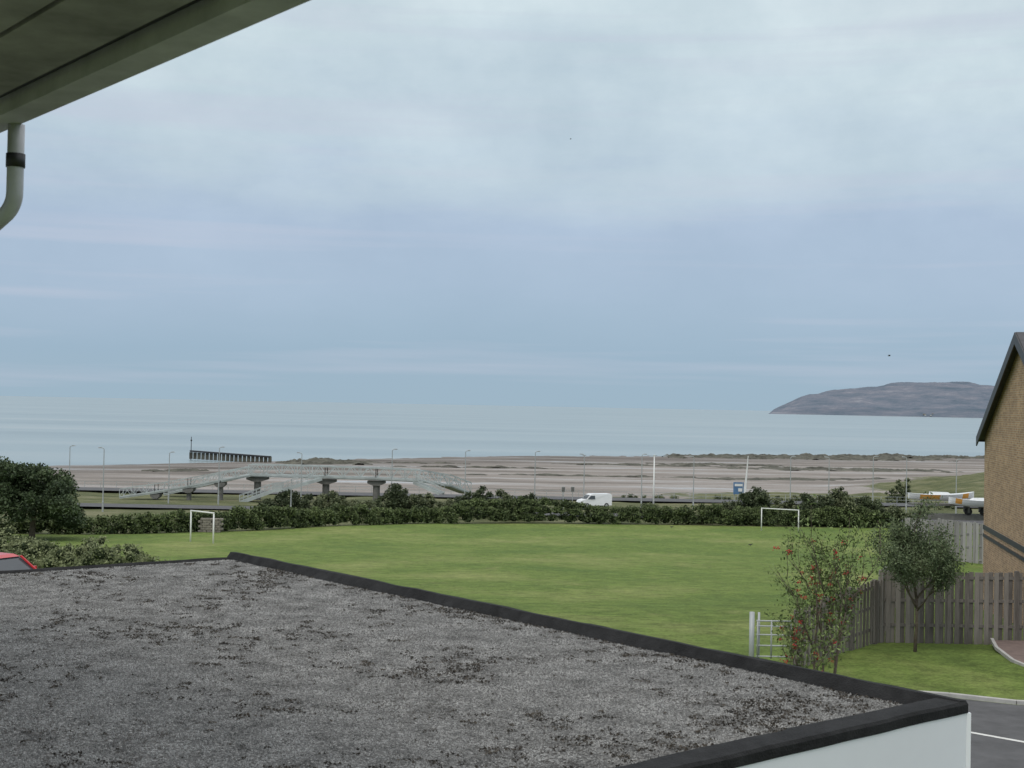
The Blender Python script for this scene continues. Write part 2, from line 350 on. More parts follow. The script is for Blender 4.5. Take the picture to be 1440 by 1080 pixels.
hp=[(x,float(yh(x))+0.9) for x in np.arange(-60,46,3.0)]
hedge('field_hedge',hp,hh_,2.2,'hedge')
def bushes(name,s0,s1,d,yt,mat,n=14,r=(0.5,1.1),size=0.13,dens=330,depth=3):
    cs=[];rs=[]
    for k in range(n):
        f=(k+random.random())/n; sx=s0+(s1-s0)*f; dd=d+random.uniform(-depth,depth)*0.5; x=T(sx)*dd
        H=HT(x,dd,yt,sx)*(0.45+0.6*math.sin(math.pi*min(max(f,0.08),0.92))*random.uniform(0.6,1.05))
        H=max(H,0.8); z=0.3
        while z<H-0.2:
            q=random.uniform(*r)*(1-0.45*z/H); cs.append((x+random.uniform(-.8,.8),dd+random.uniform(-1,1),G(x,dd)+min(z,H-q*0.7))); rs.append(q); z+=q*0.9
    mass(name,cs,rs,mat,dens,size)
for (a_,b_,d,yt,n,mt) in ((375,440,160,685,9,'dbush'),(442,500,158,690,8,'bush'),(480,525,175,701,7,'bush'),(540,582,163,682,8,'dbush'),(575,612,165,690,6,'bush'),(612,650,168,701,4,'bush'),(645,700,165,685,8,'dbush'),(695,730,160,685,6,'bush'),(725,765,160,692,6,'dbush'),(880,950,166,706,7,'bush')):
    bushes('scrub_bush',a_,b_,d,yt,mt,n)
for (a_,b_,d,yt,n,mt) in ((955,1010,161,709,6,'bush'),(1012,1050,162,702,6,'bush'),(1040,1085,160,681,9,'dbush'),(1088,1122,162,694,6,'bush'),(1125,1170,160,690,9,'dbush'),(1160,1205,160,686,8,'bush'),(1200,1245,159,697,7,'dbush'),(1240,1290,160,711,7,'bush')):
    bushes('scrub_bush',a_,b_,d,yt,mt,n,(0.5,1.2))
for (a_,b_,d,yt,n) in ((880,960,232,697,9),(1000,1060,228,698,8),(1080,1150,228,696,8),(1180,1260,222,700,8),(1255,1280,235,668,4),(1310,1350,200,705,5)):
    bushes('scrub_bush',a_,b_,d,yt,'bush',n,(0.4,0.9),0.16,220,5)
bushes('bramble_thicket',-90,110,64,744,'bramble',24,(0.4,0.8),0.065,1000,6)
bushes('bramble_thicket',60,232,60,758,'bramble',22,(0.35,0.65),0.06,1100,5)
cs=[];rs=[]
for k in range(140):
    f=random.random(); sx=-140+248*f; dd=106+random.uniform(-4,5); x=T(sx)*dd
    top=np.interp(sx,[-140,-60,20,60,92,108],[640,644,649,655,668,700]); H=HT(x,dd,top,sx); z=random.uniform(0.12,1)**0.6*(H-0.9)+0.3
    cs.append((x,dd,G(x,dd)+z)); rs.append(random.uniform(0.55,1.2))
te=mass('dark_broadleaf_tree',cs,rs,'darktree',400,0.12)
s=MB()
for sx in (-70,-10,50): x=T(sx)*106; s.tube([(x,106,G(x,106)-.2),(x+.1,106,G(x,106)+2),(x,106,G(x,106)+4)],[.28,.2,.08],8)
s.build('trunks',['bark'],parent=te)
def tree(name,base,h,stems,spread,levels,leafn,lsize,mat,crown0,berries=0,trunk=0.05,cone=0.5,seed=1,sc_=2.6):
    rd=random.Random(seed); s=MB(); tips=[]
    def grow(p,d,ln,r_,lev):
        pts=[p];rs=[r_];q=Vector(p);dd=Vector(d)
        for k in range(4):
            dd=(dd+Vector((rd.uniform(-.16,.16),rd.uniform(-.16,.16),rd.uniform(-.02,.12)))).normalized(); q=q+dd*ln/4; pts.append(q.copy()); rs.append(r_*(1-0.17*(k+1)))
            if lev>=1 or k>=2: tips.append((q.copy(),lev))
            if lev<levels and k>=1:
                for _ in range(rd.choice((1,2,2))):
                    az=rd.uniform(0,2*math.pi); o=Vector((math.cos(az),math.sin(az),rd.uniform(0.1,0.8))).normalized()
                    grow(q.copy(),(dd*(1-cone)+o*cone).normalized(),ln*rd.uniform(0.45,0.65),r_*0.5,lev+1)
        s.tube(pts,rs,6,0)
    for k in range(stems):
        az=rd.uniform(0,2*math.pi); off=Vector((math.cos(az),math.sin(az),0))*(0.15 if stems>1 else 0)
        d=Vector((off.x*spread,off.y*spread,1)).normalized()
        if stems==1:
            q=Vector(base); t=q+Vector((0.03,0,crown0)); s.tube([q-Vector((0,0,.1)),(q+t)/2+Vector((.02,0,0)),t],[trunk,trunk*.8,trunk*.7],8)
            for j in range(5): 
                a2=rd.uniform(-.4,.4)+j*1.26; grow(t-Vector((0,0,0.08*j)),Vector((math.cos(a2)*spread,math.sin(a2)*spread,1)).normalized(),(h-crown0)*0.6,trunk*.6,0)
            grow(t,Vector((0,0,1)),(h-crown0)*0.7,trunk*.6,0)
        else: grow(Vector(base)+off,d,h*rd.uniform(0.5,0.68),trunk,0)
    e=empty(name); s.build('trunk_and_branches',['bark'],True,parent=e)
    tp=np.array([t[0] for t in tips]); idx=rng.integers(0,len(tp),leafn)
    P=tp[idx]+rng.normal(size=(leafn,3))*lsize*sc_; Vl,Fl=leafquads(P,lsize,0.45); npmesh('leaves',Vl,Fl,[mat],parent=e)
    if berries:
        sb=MB(); hi=[t for t in tp]
        for k in range(berries):
            c=Vector(rd.choice(hi))+Vector((rd.uniform(-.1,.1),rd.uniform(-.1,.1),-.05))
            for j in range(9):
                q=c+Vector((rd.gauss(0,.03),rd.gauss(0,.03),rd.gauss(0,.022))); r_=.015
                i=len(sb.v); sb.v+=[tuple(q+Vector(o)*r_) for o in ((1,0,0),(0,1,0),(-1,0,0),(0,-1,0),(0,0,1),(0,0,-1))]
                for f in ((0,1,4),(1,2,4),(2,3,4),(3,0,4),(1,0,5),(2,1,5),(3,2,5),(0,3,5)): sb.f.append(tuple(i+k2 for k2 in f)); sb.m.append(0)
        sb.build('berries',['berry'],parent=e)
    return e
bx=T(1292)*34; tree('young_street_tree',(bx,34,G(bx,34)),3.3,1,0.9,2,21000,0.036,'leaf',1.35,trunk=0.05,cone=0.55,seed=5,sc_=3.4)
bx=T(1166)*27; tree('rowan_tree',(bx,27,G(bx,27)),3.95,4,1.5,2,3700,0.042,'rowan',0,berries=46,trunk=0.03,cone=0.40,seed=11,sc_=2.2)
bx=T(1122)*26.5; tree('rowan_tree',(bx,26.5,G(bx,26.5)),2.2,3,2.0,2,1300,0.042,'rowan',0,berries=24,trunk=0.02,cone=0.42,seed=14)
# ------------------------------------------------------------ flat roof building
u=Vector((-0.636,0.772,0)); v=Vector((-0.772,-0.636,0)); C=Vector((3.54,10.3,0)); Fp=Vector((-3.97,19.4,0))
fd=Vector((-2.67,-2.15,0))
Lf=Fp+fd*4.5; Nn=C+v*9; zt=ZC-2.2; zg=ZC-2.30
e=empty('flat_roofed_extension')
m,nt,b=new_mat('roof_gravel'); L=nt.links.new
mp=mapped(nt)
vo=N(nt,'ShaderNodeTexVoronoi',Scale=70.0); L(mp.outputs[0],vo.inputs['Vector'])
sp=nt.nodes.new('ShaderNodeSeparateColor'); L(vo.outputs['Color'],sp.inputs[0])
rc=ramp(nt,[(0.0,(0.065,0.064,0.061)),(0.35,(0.13,0.128,0.123)),(0.75,(0.22,0.218,0.21)),(1.0,(0.42,0.415,0.40))]); L(sp.outputs[0],rc.inputs[0])
nA=N(nt,'ShaderNodeTexNoise',Scale=0.8,Detail=8.0,Roughness=0.72); L(mp.outputs[0],nA.inputs['Vector'])
nB=N(nt,'ShaderNodeTexNoise',Scale=13.0,Detail=7.0,Roughness=0.8); L(mp.outputs[0],nB.inputs['Vector'])
sm=N(nt,'ShaderNodeMath',operation='MULTIPLY_ADD'); L(nA.outputs['Fac'],sm.inputs[0]); sm.inputs[1].default_value=0.45
mB=N(nt,'ShaderNodeMath',operation='MULTIPLY'); L(nB.outputs['Fac'],mB.inputs[0]); mB.inputs[1].default_value=0.75; L(mB.outputs[0],sm.inputs[2])
rd_=ramp(nt,[(0.62,0.0),(0.69,0.85)]); L(sm.outputs[0],rd_.inputs[0])
ra=ramp(nt,[(0.3,0.8),(0.7,1.2)]); L(nA.outputs['Fac'],ra.inputs[0])
g1=mul(rc.outputs[0],ra.outputs[0])
dk=N(nt,'ShaderNodeRGB'); dk.outputs[0].default_value=(0.045,0.039,0.033,1)
L(mix(rd_.outputs[0],g1,dk.outputs[0]),b.inputs['Base Color']); b.inputs['Roughness'].default_value=0.95; b.inputs['Specular IOR Level'].default_value=0.2
bp=N(nt,'ShaderNodeBump',Strength=1.0,Distance=0.012); L(vo.outputs['Distance'],bp.inputs['Height']); bp.invert=True; L(bp.outputs[0],b.inputs['Normal'])
M['gravel']=m
s=MB(); poly=[C,Fp,Lf,Vector((-16,2,0)),Vector((-8,-2,0)),Nn]
s.face([(p.x,p.y,zg) for p in poly][::-1]); s.build('gravel_deck',['gravel'],parent=e)
s=MB()
inn=[C+(v+u)*0.02,Fp+(v-u)*0.02,Lf,Vector((-16,2,0)),Vector((-8,-2,0)),Nn+u*.02]
for k in range(len(inn)):
    a_,b_=inn[k],inn[(k+1)%len(inn)]
    s.face([(a_.x,a_.y,13.0),(b_.x,b_.y,13.0),(b_.x,b_.y,zg-0.02),(a_.x,a_.y,zg-0.02)],0)
s.build('white_walls',['render'],parent=e)
def upstand(p0,p1,inward,wid,z1,name,zlow,rag=0.0):
    s=MB(); prof=[(0.02,zlow),(0.02,z1-0.02),(0,z1),(-wid*0.5,z1+0.005),(-wid,zg+0.006)]
    p0=Vector(p0);p1=Vector(p1); n=70; st=[]
    for k in range(n+1):
        p=p0+(p1-p0)*(k/n); wv=1+rag*noise.fractal(Vector((p.x*1.5,p.y*1.5,0)),0.8,2.1,4)
        st.append([(p.x+inward.x*(-a_)*(wv if j==4 else 1),p.y+inward.y*(-a_)*(wv if j==4 else 1),z_+(0.010 if j<4 else .002)*noise.noise(Vector((p.x*2.5,p.y*2.5,a_*9)))) for j,(a_,z_) in enumerate(prof)])
    for k in range(n):
        for j in range(len(prof)-1): s.face([st[k][j],st[k+1][j],st[k+1][j+1],st[k][j+1]],0)
    s.face(st[0],0); s.face(st[-1][::-1],0)
    s.build(name,['felt'],parent=e)
upstand(C+v*0.0,Fp,v,0.15,zt,'felt_upstand_side',zt-0.09,0.3)
upstand(C,Nn,u,0.40,zt-0.004,'felt_upstand_front',zt-0.09,0.22)
upstand(Fp+v*0.15,Lf,(C-Fp).normalized(),0.10,zg+0.03,'felt_trim_far',zg-0.1,0.3)
s=MB(); 
for a_,b_,o in ((C,Nn,-u),(C,Fp,-v)):
    p=a_+o*0.012; q=b_+o*0.012
    s.hexa([(p.x,p.y,zt-0.7),(q.x,q.y,zt-0.7),(q.x-o.x*.03,q.y-o.y*.03,zt-0.7),(p.x-o.x*.03,p.y-o.y*.03,zt-0.7),(p.x,p.y,zt-0.092),(q.x,q.y,zt-0.092),(q.x-o.x*.03,q.y-o.y*.03,zt-0.092),(p.x-o.x*.03,p.y-o.y*.03,zt-0.092)],0)
cq=C-u*0.012-v*0.012; s.beam((cq.x,cq.y,zt-0.7),(cq.x,cq.y,zt-0.095),0.035,0.035,0)
s.build('white_fascia',['render'],parent=e)
def inroof(n):
    a_=rng.uniform(0.2,11.7,n*2); c_=rng.uniform(0.12,11,n*2)
    P=np.array([C.x,C.y])+a_[:,None]*np.array([u.x,u.y])+c_[:,None]*np.array([v.x,v.y])
    ok=(P[:,1]>6.5)&(np.abs(P[:,0])<P[:,1]*0.42+0.3)
    ed=(P[:,0]-Fp.x)*fd.y-(P[:,1]-Fp.y)*fd.x
    ok&=(ed<-0.4)
    return P[ok][:n]
P=inroof(130000); z=np.full(len(P),zg+0.004); Pv=np.column_stack([P,z]); k=len(Pv)
rr=rng.uniform(0.0035,0.0105,k)[:,None]; th=rng.uniform(0,6.28,k)
tri=[]
for j in range(3): tri.append(Pv+np.column_stack([np.cos(th+2.09*j),np.sin(th+2.09*j),np.full(k,-0.3)])*rr)
tri.append(Pv+np.column_stack([rng.uniform(-.3,.3,k),rng.uniform(-.3,.3,k),np.full(k,1.0)])*rr)
Vs=np.stack(tri,1).reshape(-1,3); b0=np.arange(k)*4
Fs=np.concatenate([np.stack([b0,b0+1,b0+3],1),np.stack([b0+1,b0+2,b0+3],1),np.stack([b0+2,b0,b0+3],1)])
M['chip']=leafmat('stone_chippings',(0.08,0.079,0.076),(0.44,0.435,0.42),3.0)
npmesh('loose_chippings',Vs,Fs,['chip'],parent=e)
P=inroof(200000); keep=[]
for p in P:
    f=0.6*noise.fractal(Vector((p[0]*0.8,p[1]*0.8,2.0)),0.8,2.2,3)+0.9*noise.noise(Vector((p[0]*6,p[1]*6,1)))+0.6*noise.noise(Vector((p[0]*17,p[1]*17,4)))
    ds=(p[0]-C.x)*v.x+(p[1]-C.y)*v.y; df=(p[0]-C.x)*u.x+(p[1]-C.y)*u.y
    f+=0.35*math.exp(-ds/0.5)+0.3*math.exp(-df/0.8)
    if f>0.48: keep.append(p)
P=np.array(keep); k=len(P)
Pv=np.column_stack([P,zg+rng.uniform(0.004,0.014,k)]); Vl,Fl=leafquads(Pv,0.0105,0.7,0.75)
M['moss']=leafmat('moss_litter',(0.022,0.019,0.016),(0.085,0.072,0.056),5.0)
npmesh('moss_litter',Vl,Fl,['moss'],parent=e)
# ------------------------------------------------------------ eave of own building
e=empty('overhanging_eave'); E=Vector((-0.638,3.99,ZC)); 
def strip(s0,s1,z0,z1,name,mat,t0=-6,t1=9.5):
    s=MB(); o=[]
    for z_ in (z0,z1):
        for (t,q) in ((t0,s0),(t1,s0),(t1,s1),(t0,s1)): p=E+u*t+v*q; o.append((p.x,p.y,ZC+z_))
    s.hexa(o,0); s.build(name,[mat],parent=e)
strip(0.0,0.13,1.20,1.34,'gutter','gutter'); strip(0.13,0.20,1.275,1.34,'shadow_gap','dark'); strip(0.20,0.50,1.24,1.33,'fascia_board','soffit'); strip(0.503,0.52,1.26,1.33,'board_joint','dark'); strip(0.523,1.9,1.24,1.33,'soffit_board','soffit')
s=MB(); o=[]
for dz in (0,0.08):
    for (t,q,z_) in ((-6,0.02,1.345),(9.5,0.02,1.345),(9.5,3,2.9),(-6,3,2.9)): p=E+u*t+v*q; o.append((p.x,p.y,ZC+z_+dz))
s.hexa(o,0); s.build('roof_slope',['tile'],parent=e)
s=MB(); o=[]
for z_ in (-6.4,1.235):
    for (t,q) in ((3.1,0.45),(9.2,0.45),(9.2,0.75),(3.1,0.75)): p=E+u*t+v*q; o.append((p.x,p.y,ZC+z_))
s.hexa(o,0); s.build('rendered_wall',['render'],parent=e)
pc=E+u*2.47+v*0.01; pts=[];
for z_ in (1.2,1.0,0.98,0.90): pts.append(Vector((pc.x,pc.y,ZC+z_)))
for k in range(1,8):
    t=k/7*1.05; pts.append(Vector((pc.x,pc.y,ZC+0.90))+Vector((0,0,-1))*0.12*math.sin(t)+(v*0.35+u*0.65).normalized()*0.12*(1-math.cos(t)))
d_=(pts[-1]-pts[-2]).normalized(); pts.append(pts[-1]+d_*0.35)
s=MB(); s.tube(pts,[0.036]*len(pts),16,0); s.tube([(pc.x,pc.y,ZC+1.07),(pc.x,pc.y,ZC+1.01)],[0.041]*2,16,1)
s.build('downpipe',['pipe','dark'],True,parent=e)
# ------------------------------------------------------------ brick house (right)
e=empty('brick_house'); D=50.0; cx=T(1386)*D; wd=Vector((0.2,1,0)).normalized(); nd=Vector((wd.y,-wd.x,0))
far=Vector((cx,D,0)); gz=ZC-7.35; ez=ZC-0.83; half=7.75; apz=ez+3.3; ln=10
def HP(a_,q,z_): p=far-wd*a_+nd*q; return (p.x,p.y,z_)
me=bpy.data.meshes.new('brick_walls'); Vv=[HP(0,0,gz-1),HP(2*half,0,gz-1),HP(2*half,0,ez),HP(half,0,apz),HP(0,0,ez),HP(0,ln,gz-1),HP(2*half,ln,gz-1),HP(2*half,ln,ez),HP(half,ln,apz),HP(0,ln,ez)]
Ff=[(0,4,3,2,1),(5,6,7,8,9),(0,5,9,4),(1,2,7,6)]
me.from_pydata(Vv,[],Ff); me.materials.append(M['brick']); uvl=me.uv_layers.new(name='UVMap')
for p in me.polygons:
    for li in p.loop_indices:
        co=me.vertices[me.loops[li].vertex_index].co; rel=co-far
        a_=rel.dot(wd) if p.index<2 else rel.dot(nd); uvl.data[li].uv=(a_,co.z)
ob=bpy.data.objects.new('brick_walls',me); sc.collection.objects.link(ob); ob.parent=e
s=MB(); 
for a0,a1,z0,z1 in ((-0.35,half,ez-0.14,apz+0.02),(2*half+0.35,half,ez-0.14,apz+0.02)):
    s.hexa([HP(a0,-0.22,z0),HP(a0,ln+.2,z0),HP(a1,ln+.2,z1),HP(a1,-0.22,z1),HP(a0,-0.22,z0+.16),HP(a0,ln+.2,z0+.16),HP(a1,ln+.2,z1+.16),HP(a1,-0.22,z1+.16)],0)
s.build('tiled_roof',['tile'],parent=e)
s=MB()
for a0,a1 in ((-0.33,half),(2*half+0.33,half)):
    s.hexa([HP(a0,-0.27,ez-0.36),HP(a0,-0.225,ez-0.36),HP(a1,-0.225,apz-0.2),HP(a1,-0.27,apz-0.2),HP(a0,-0.27,ez-0.02),HP(a0,-0.225,ez-0.02),HP(a1,-0.225,apz+0.17),HP(a1,-0.27,apz+0.17)],0)
s.hexa([HP(-0.47,-0.22,ez-.2),HP(-0.36,-0.22,ez-.2),HP(-0.36,ln,ez-.2),HP(-0.47,ln,ez-.2),HP(-0.47,-0.22,ez-.08),HP(-0.36,-0.22,ez-.08),HP(-0.36,ln,ez-.08),HP(-0.47,ln,ez-.08)],0)
bz=ZC-4.28
for dz,hh2 in ((0,0.17),(-0.28,0.12)):
    s.hexa([HP(-0.02,-0.03,bz+dz),HP(2*half+.02,-0.03,bz+dz),HP(2*half+.02,0.02,bz+dz),HP(-0.02,0.02,bz+dz),HP(-0.02,-0.03,bz+dz+hh2),HP(2*half+.02,-0.03,bz+dz+hh2),HP(2*half+.02,0.02,bz+dz+hh2),HP(-0.02,0.02,bz+dz+hh2)],0)
s.build('bargeboards_and_band',['dark'],parent=e)
s=MB()
for a_ in (12.2,):
    for z_ in (gz+1.0,gz+3.7):
        s.hexa([HP(a_,-0.02,z_),HP(a_+1.1,-0.02,z_),HP(a_+1.1,0.03,z_),HP(a_,0.03,z_),HP(a_,-0.02,z_+1.2),HP(a_+1.1,-0.02,z_+1.2),HP(a_+1.1,0.03,z_+1.2),HP(a_,0.03,z_+1.2)],0)
        s.hexa([HP(a_+.08,-0.026,z_+.08),HP(a_+1.02,-0.026,z_+.08),HP(a_+1.02,0.0,z_+.08),HP(a_+.08,0.0,z_+.08),HP(a_+.08,-0.026,z_+1.12),HP(a_+1.02,-0.026,z_+1.12),HP(a_+1.02,0,z_+1.12),HP(a_+.08,0,z_+1.12)],1)
s.build('windows',['white','glass'],parent=e)
# ------------------------------------------------------------ timber fences
def fence(name,p0,p1,h0,h1,mat='wood',bw=0.11,gap=0.02,base=None):
    s=MB(); p0=Vector((*p0,0));p1=Vector((*p1,0)); Ln=(p1-p0).length; d=(p1-p0).normalized(); nrm=Vector((d.y,-d.x,0)); n=int(Ln/(bw+gap)); ang=math.atan2(d.y,d.x)
    zb=lambda p: G(p.x,p.y) if base is None else base
    for k in range(n):
        f=(k+.5)/n; p=p0+(p1-p0)*f; h=h0+(h1-h0)*f
        q=p0+(p1-p0)*min(1,((int(f*Ln/1.83)+.5)*1.83/Ln)); z0=zb(q); hh3=h+random.uniform(-.015,.015)
        side=0.03 if k%2 else -0.03
        s.box((p.x+nrm.x*side,p.y+nrm.y*side,z0+hh3/2),(bw+0.012,0.02,hh3),ang+random.uniform(-.01,.01),0)
    for k in range(int(Ln/1.83)+2):
        q=p0+d*min(k*1.83,Ln); f=min(k*1.83/Ln,1); s.box((q.x,q.y,zb(q)+(h0+(h1-h0)*f)/2+.02),(0.1,0.12,h0+(h1-h0)*f+0.04),ang,0)
    for hz_ in (0.25,0.6,0.92):
        s.beam((p0.x,p0.y,zb(p0)+h0*hz_),(p1.x,p1.y,zb(p1)+h1*hz_),0.035,0.08,0)
    return s.build(name,[mat])
cA=(T(1243)*36,36.0)
fence('timber_fence',cA,(T(1470)*36,36.0),1.9,1.95)
fence('timber_fence',(T(1126)*31,31.0),cA,1.35,1.7)
cB=(T(1275)*68,68.0)
fence('timber_fence',cA,cB,1.8,2.0,'woodl',0.14,0.02,)
fence('timber_fence',cB,(T(1440)*64,64.0),2.1,1.9,'woodl',0.14,0.02)
# metal gate
s=MB(); gx=T(1063)*31.0; gxe=T(1118)*31.0; g=G(gx,31)
s.tube([(gx,31,g-.2),(gx,31,g+1.32)],[.06,.06],10,0); s.tube([(gx+.18,31.1,g-.2),(gx+.18,31.1,g+1.3)],[.028,.028],8,0)
for z_ in (0.3,0.55,0.8,1.0,1.12):
    s.tube([(gx+.1,31,g+z_),(gxe,31,g+z_)],[.018,.018],8,1)
for f in (0.15,0.5,1): x=gx+(gxe-gx)*f; s.tube([(x,31,g+.25),(x,31,g+1.14)],[.02]*2,8,1)
s.build('metal_field_gate',['galv','galv'],True)
# ------------------------------------------------------------ roads near right
zr=14.0
def sheet(name,pts,mat,dz):
    s=MB(); s.face([(x,y,zr+dz) for x,y in pts]); return s.build(name,[mat])
sheet('access_road',[(4.5,4),(34,4),(34,27.0),(10.6,27.7),(9.4,28.3),(6.5,29.0),(4.5,29.2)],'asphalt',0.004)
s=MB(); kp=[(4.5,29.3),(6.5,29.1),(9.4,28.4),(10.6,27.8),(12.6,27.5),(34,27.1)]
for a_,b_ in zip(kp[:-1],kp[1:]): s.beam((a_[0],a_[1],zr+.03),(b_[0],b_[1],zr+.03),0.11,0.11,0)
s.build('road_kerb',['kerb'],bevel=0.01)
sheet('private_path',[(12.35,28.2),(20,28.2),(20,35.6),(12.9,35.6),(12.55,34.3),(12.35,32.6),(12.5,31.0)],'redtar',0.006)
s=MB(); kp=[(12.9,35.6),(12.55,34.3),(12.33,32.6),(12.45,31.0),(12.75,29.5),(13.1,28.0)]
for a_,b_ in zip(kp[:-1],kp[1:]): s.beam((a_[0],a_[1],zr+.02),(b_[0],b_[1],zr+.02),0.08,0.08,0)
s.build('path_kerb',['kerb'])
s=MB(); 
s.face([(8.0,26.0,zr+.008),(7.93,25.9,zr+.008),(11.93,22.4,zr+.008),(12.0,22.5,zr+.008)]); s.build('road_marking',['mark'])
s=MB()
xx=np.arange(-200,200,6.0)
for y0,y1 in ((165,172),(203,212)):
    for a_,b_ in zip(xx[:-1],xx[1:]):
        s.face([(a_,y0,G(a_,y0)+.25),(b_,y0,G(b_,y0)+.25),(b_,y1,G(b_,y1)+.25),(a_,y1,G(a_,y1)+.25)])
s.build('coast_road',['asphalt'])
# ------------------------------------------------------------ goals
def goal(name,pL,pR,h):
    s=MB(); a_=Vector((*pL,G(*pL)));b_=Vector((*pR,G(*pR))); top=max(a_.z,b_.z)+h; r_=0.06
    d=(b_-a_).normalized()
    s.tube([a_-Vector((0,0,.3)),(a_.x,a_.y,top)],[r_]*2,10); s.tube([b_-Vector((0,0,.3)),(b_.x,b_.y,top)],[r_]*2,10)
    s.tube([(a_.x-d.x*r_,a_.y-d.y*r_,top),(b_.x+d.x*r_,b_.y+d.y*r_,top)],[r_]*2,10)
    s.build(name,['white'],True)
goal('football_goal',(T(273)*107,107),(T(305)*105,105),2.4)
goal('football_goal',(T(1074)*149,149),(T(1126)*147,147),2.38)
s=MB(); x=T(302)*124
for r_ in range(6):
    for k in range(5): s.box((x-1+k*.42+(r_%2)*.2,124,G(x,124)+.12+r_*.22),(.4,.5,.2),random.uniform(-.1,.1))
s.build('dry_stone_wall',['stone'],bevel=0.03)
# ------------------------------------------------------------ footbridge
e=empty('railway_footbridge'); s=MB()
def BP(sx,yb,d): hz=570+.0195*(sx-720); return Vector((T(sx+2.5)*d,d,ZC-(yb-hz)*d/1876))
def deck(path,w,h,pn=1.9,bar=0.13):
    for a_,b_ in zip(path[:-1],path[1:]):
        d=(b_-a_); Ln=d.length; flat=Vector((d.x,d.y,0)).normalized(); side=Vector((-flat.y,flat.x,0))*w/2; up=Vector((0,0,h))
        s.beam(a_-Vector((0,0,.12)),b_-Vector((0,0,.12)),w,0.25,0)
        n=max(1,int(Ln/pn))
        for sg in (-1,1):
            o=side*sg
            s.beam(a_+o+up,b_+o+up,bar,bar*1.3,0); s.beam(a_+o,b_+o,bar*1.3,bar*2.0,0)
            if h>1.3: s.beam(a_+o+up*.55,b_+o+up*.55,.05,.05,0)
            for k in range(n+1):
                p=a_+d*(k/n); s.beam(p+o,p+o+up,bar*.8,bar*.8,0)
                if k<n:
                    q=a_+d*((k+1)/n); m_=(p+q)/2
                    s.beam(p+o,m_+o+up,bar*.7,bar*.7,0); s.beam(m_+o+up,q+o,bar*.7,bar*.7,0)
main=[BP(352,667,190),BP(459,670,190),BP(530,672,190),BP(590,675,190),BP(625,681,192),BP(655,692,195)]
deck(main,2.4,1.45)
ramp1=[BP(172,698,187),BP(221,691,187),BP(267,683,187),BP(311,675,187),BP(352,667,188)]
deck(ramp1,1.8,1.1,1.6,0.085)
ramp2=[BP(235,694,196),BP(290,681,195),BP(352,667,193)]
deck(ramp2,1.8,1.1,1.6,0.075)
s.build('steel_deck_and_lattice',['bridgeM'],parent=e)
def stair(p,q,w=1.6):
    n=22; d=q-p; flat=Vector((d.x,d.y,0)).normalized(); side=Vector((-flat.y,flat.x,0))*w/2
    for k in range(n): c=p+d*((k+.5)/n); s.box(c,(abs(d.x)/n*1.15,w,.06),math.atan2(flat.y,flat.x),0)
    for sg in (-1,1):
        s.beam(p+side*sg,q+side*sg,.08,.4,0)
        for hz_ in (.55,1.05): s.beam(p+side*sg+Vector((0,0,hz_)),q+side*sg+Vector((0,0,hz_)),.07,.07,0)
        for k in range(9): c=p+d*(k/8)+side*sg; s.beam(c,c+Vector((0,0,1.05)),.06,.06,0)
s=MB(); stair(BP(452,673,187.5),BP(398,689,186)); stair(BP(398,689,186),BP(385,690,186)); stair(BP(385,690,186),BP(338,707,185)); stair(BP(585,678,187.5),BP(622,694,186))
s.build('stairs',['bridgeM'],parent=e)
s=MB()
for sx,yb,d,cw,col_ in ((221,694,187,1.3,.6),(267,686,187,1.5,.7),(311,678,187,1.5,.8),(363,670.5,190,3.0,1.0),(459,674,190,2.9,1.0),(530,676,190,2.5,1.0)):
    p=BP(sx,yb,d); g=G(p.x,p.y)
    s.prism([(-col_/2,0),(col_/2,0),(cw/2,0.32),(cw/2,0.66),(-cw/2,0.66),(-cw/2,0.32)],(p.x,p.y,p.z-.65),(1,0,0),(0,1,0),1.6,0)
    s.tube([(p.x,p.y,g-.5),(p.x,p.y,p.z-.65)],[col_*.5,col_*.5],14,0)
s.build('concrete_piers',['conc'],parent=e)
# ------------------------------------------------------------ street lamps
def lamp(sx,d,yt,arm=1):
    x=T(sx+1.8)*d; g=G(x,d); h=HT(x,d,yt,sx); s=MB()
    s.tube([(x,d,g-.2),(x,d,g+1.2),(x,d,g+1.25),(x,d,g+h-.15)],[.11,.11,.08,.05],8,0)
    s.tube([(x,d,g+h-.15),(x+arm*.1,d,g+h-.02),(x+arm*.3,d,g+h+.03)],[.05,.045,.04],8,0)
    s.prism([(0,-.05),(.4,-.03),(.45,.02),(.35,.09),(.05,.09)],(x+arm*.25,d,g+h+.02),(arm,0,0),(0,1,0),.28,1)
    s.build('street_lamp',['galv','galv'],False)
for sx,d,yt,am in ((99,176,627,1),(147,160,630,-1),(239,178,636,1),(309,178,629,1),(425,180,637,-1),(552,178,632,1),(655,182,634,1),(753,182,635,1),(822,184,639,-1),(903,184,639,1),(976,184,642,-1),(1112,186,642,1),(1166,188,643,-1),(1228,186,642,1),(1275,190,643,-1),(1345,190,646,1),(411,158,672,1)):
    lamp(sx,d,yt,am)
s=MB(); x=T(922)*168; s.tube([(x,168,G(x,168)-.2),(x,168,G(x,168)+HT(x,168,641,922))],[.12,.07],10); s.tube([(x,168,G(x,168)+HT(x,168,641,922)),(x,168,G(x,168)+HT(x,168,641,922)+.12)],[.12,.12],10); s.build('white_flagpole',['white'],True)
s=MB(); x=T(1050)*172; hz_=HT(x,172,641,1055); g=G(x,172)
s.tube([(x-.1,172,g),(x+.35,172,g+hz_)],[.11,.05],10); 
s.face([(x+.0,172.02,g+1.9),(x-.3,172.02,g+2.2),(x+.30,172.02,g+hz_-.3)]) ; s.build('leaning_mast',['white'],False)
s=MB(); x=T(1041)*166; g=G(x,166); top=HT(x,166,678,1041)
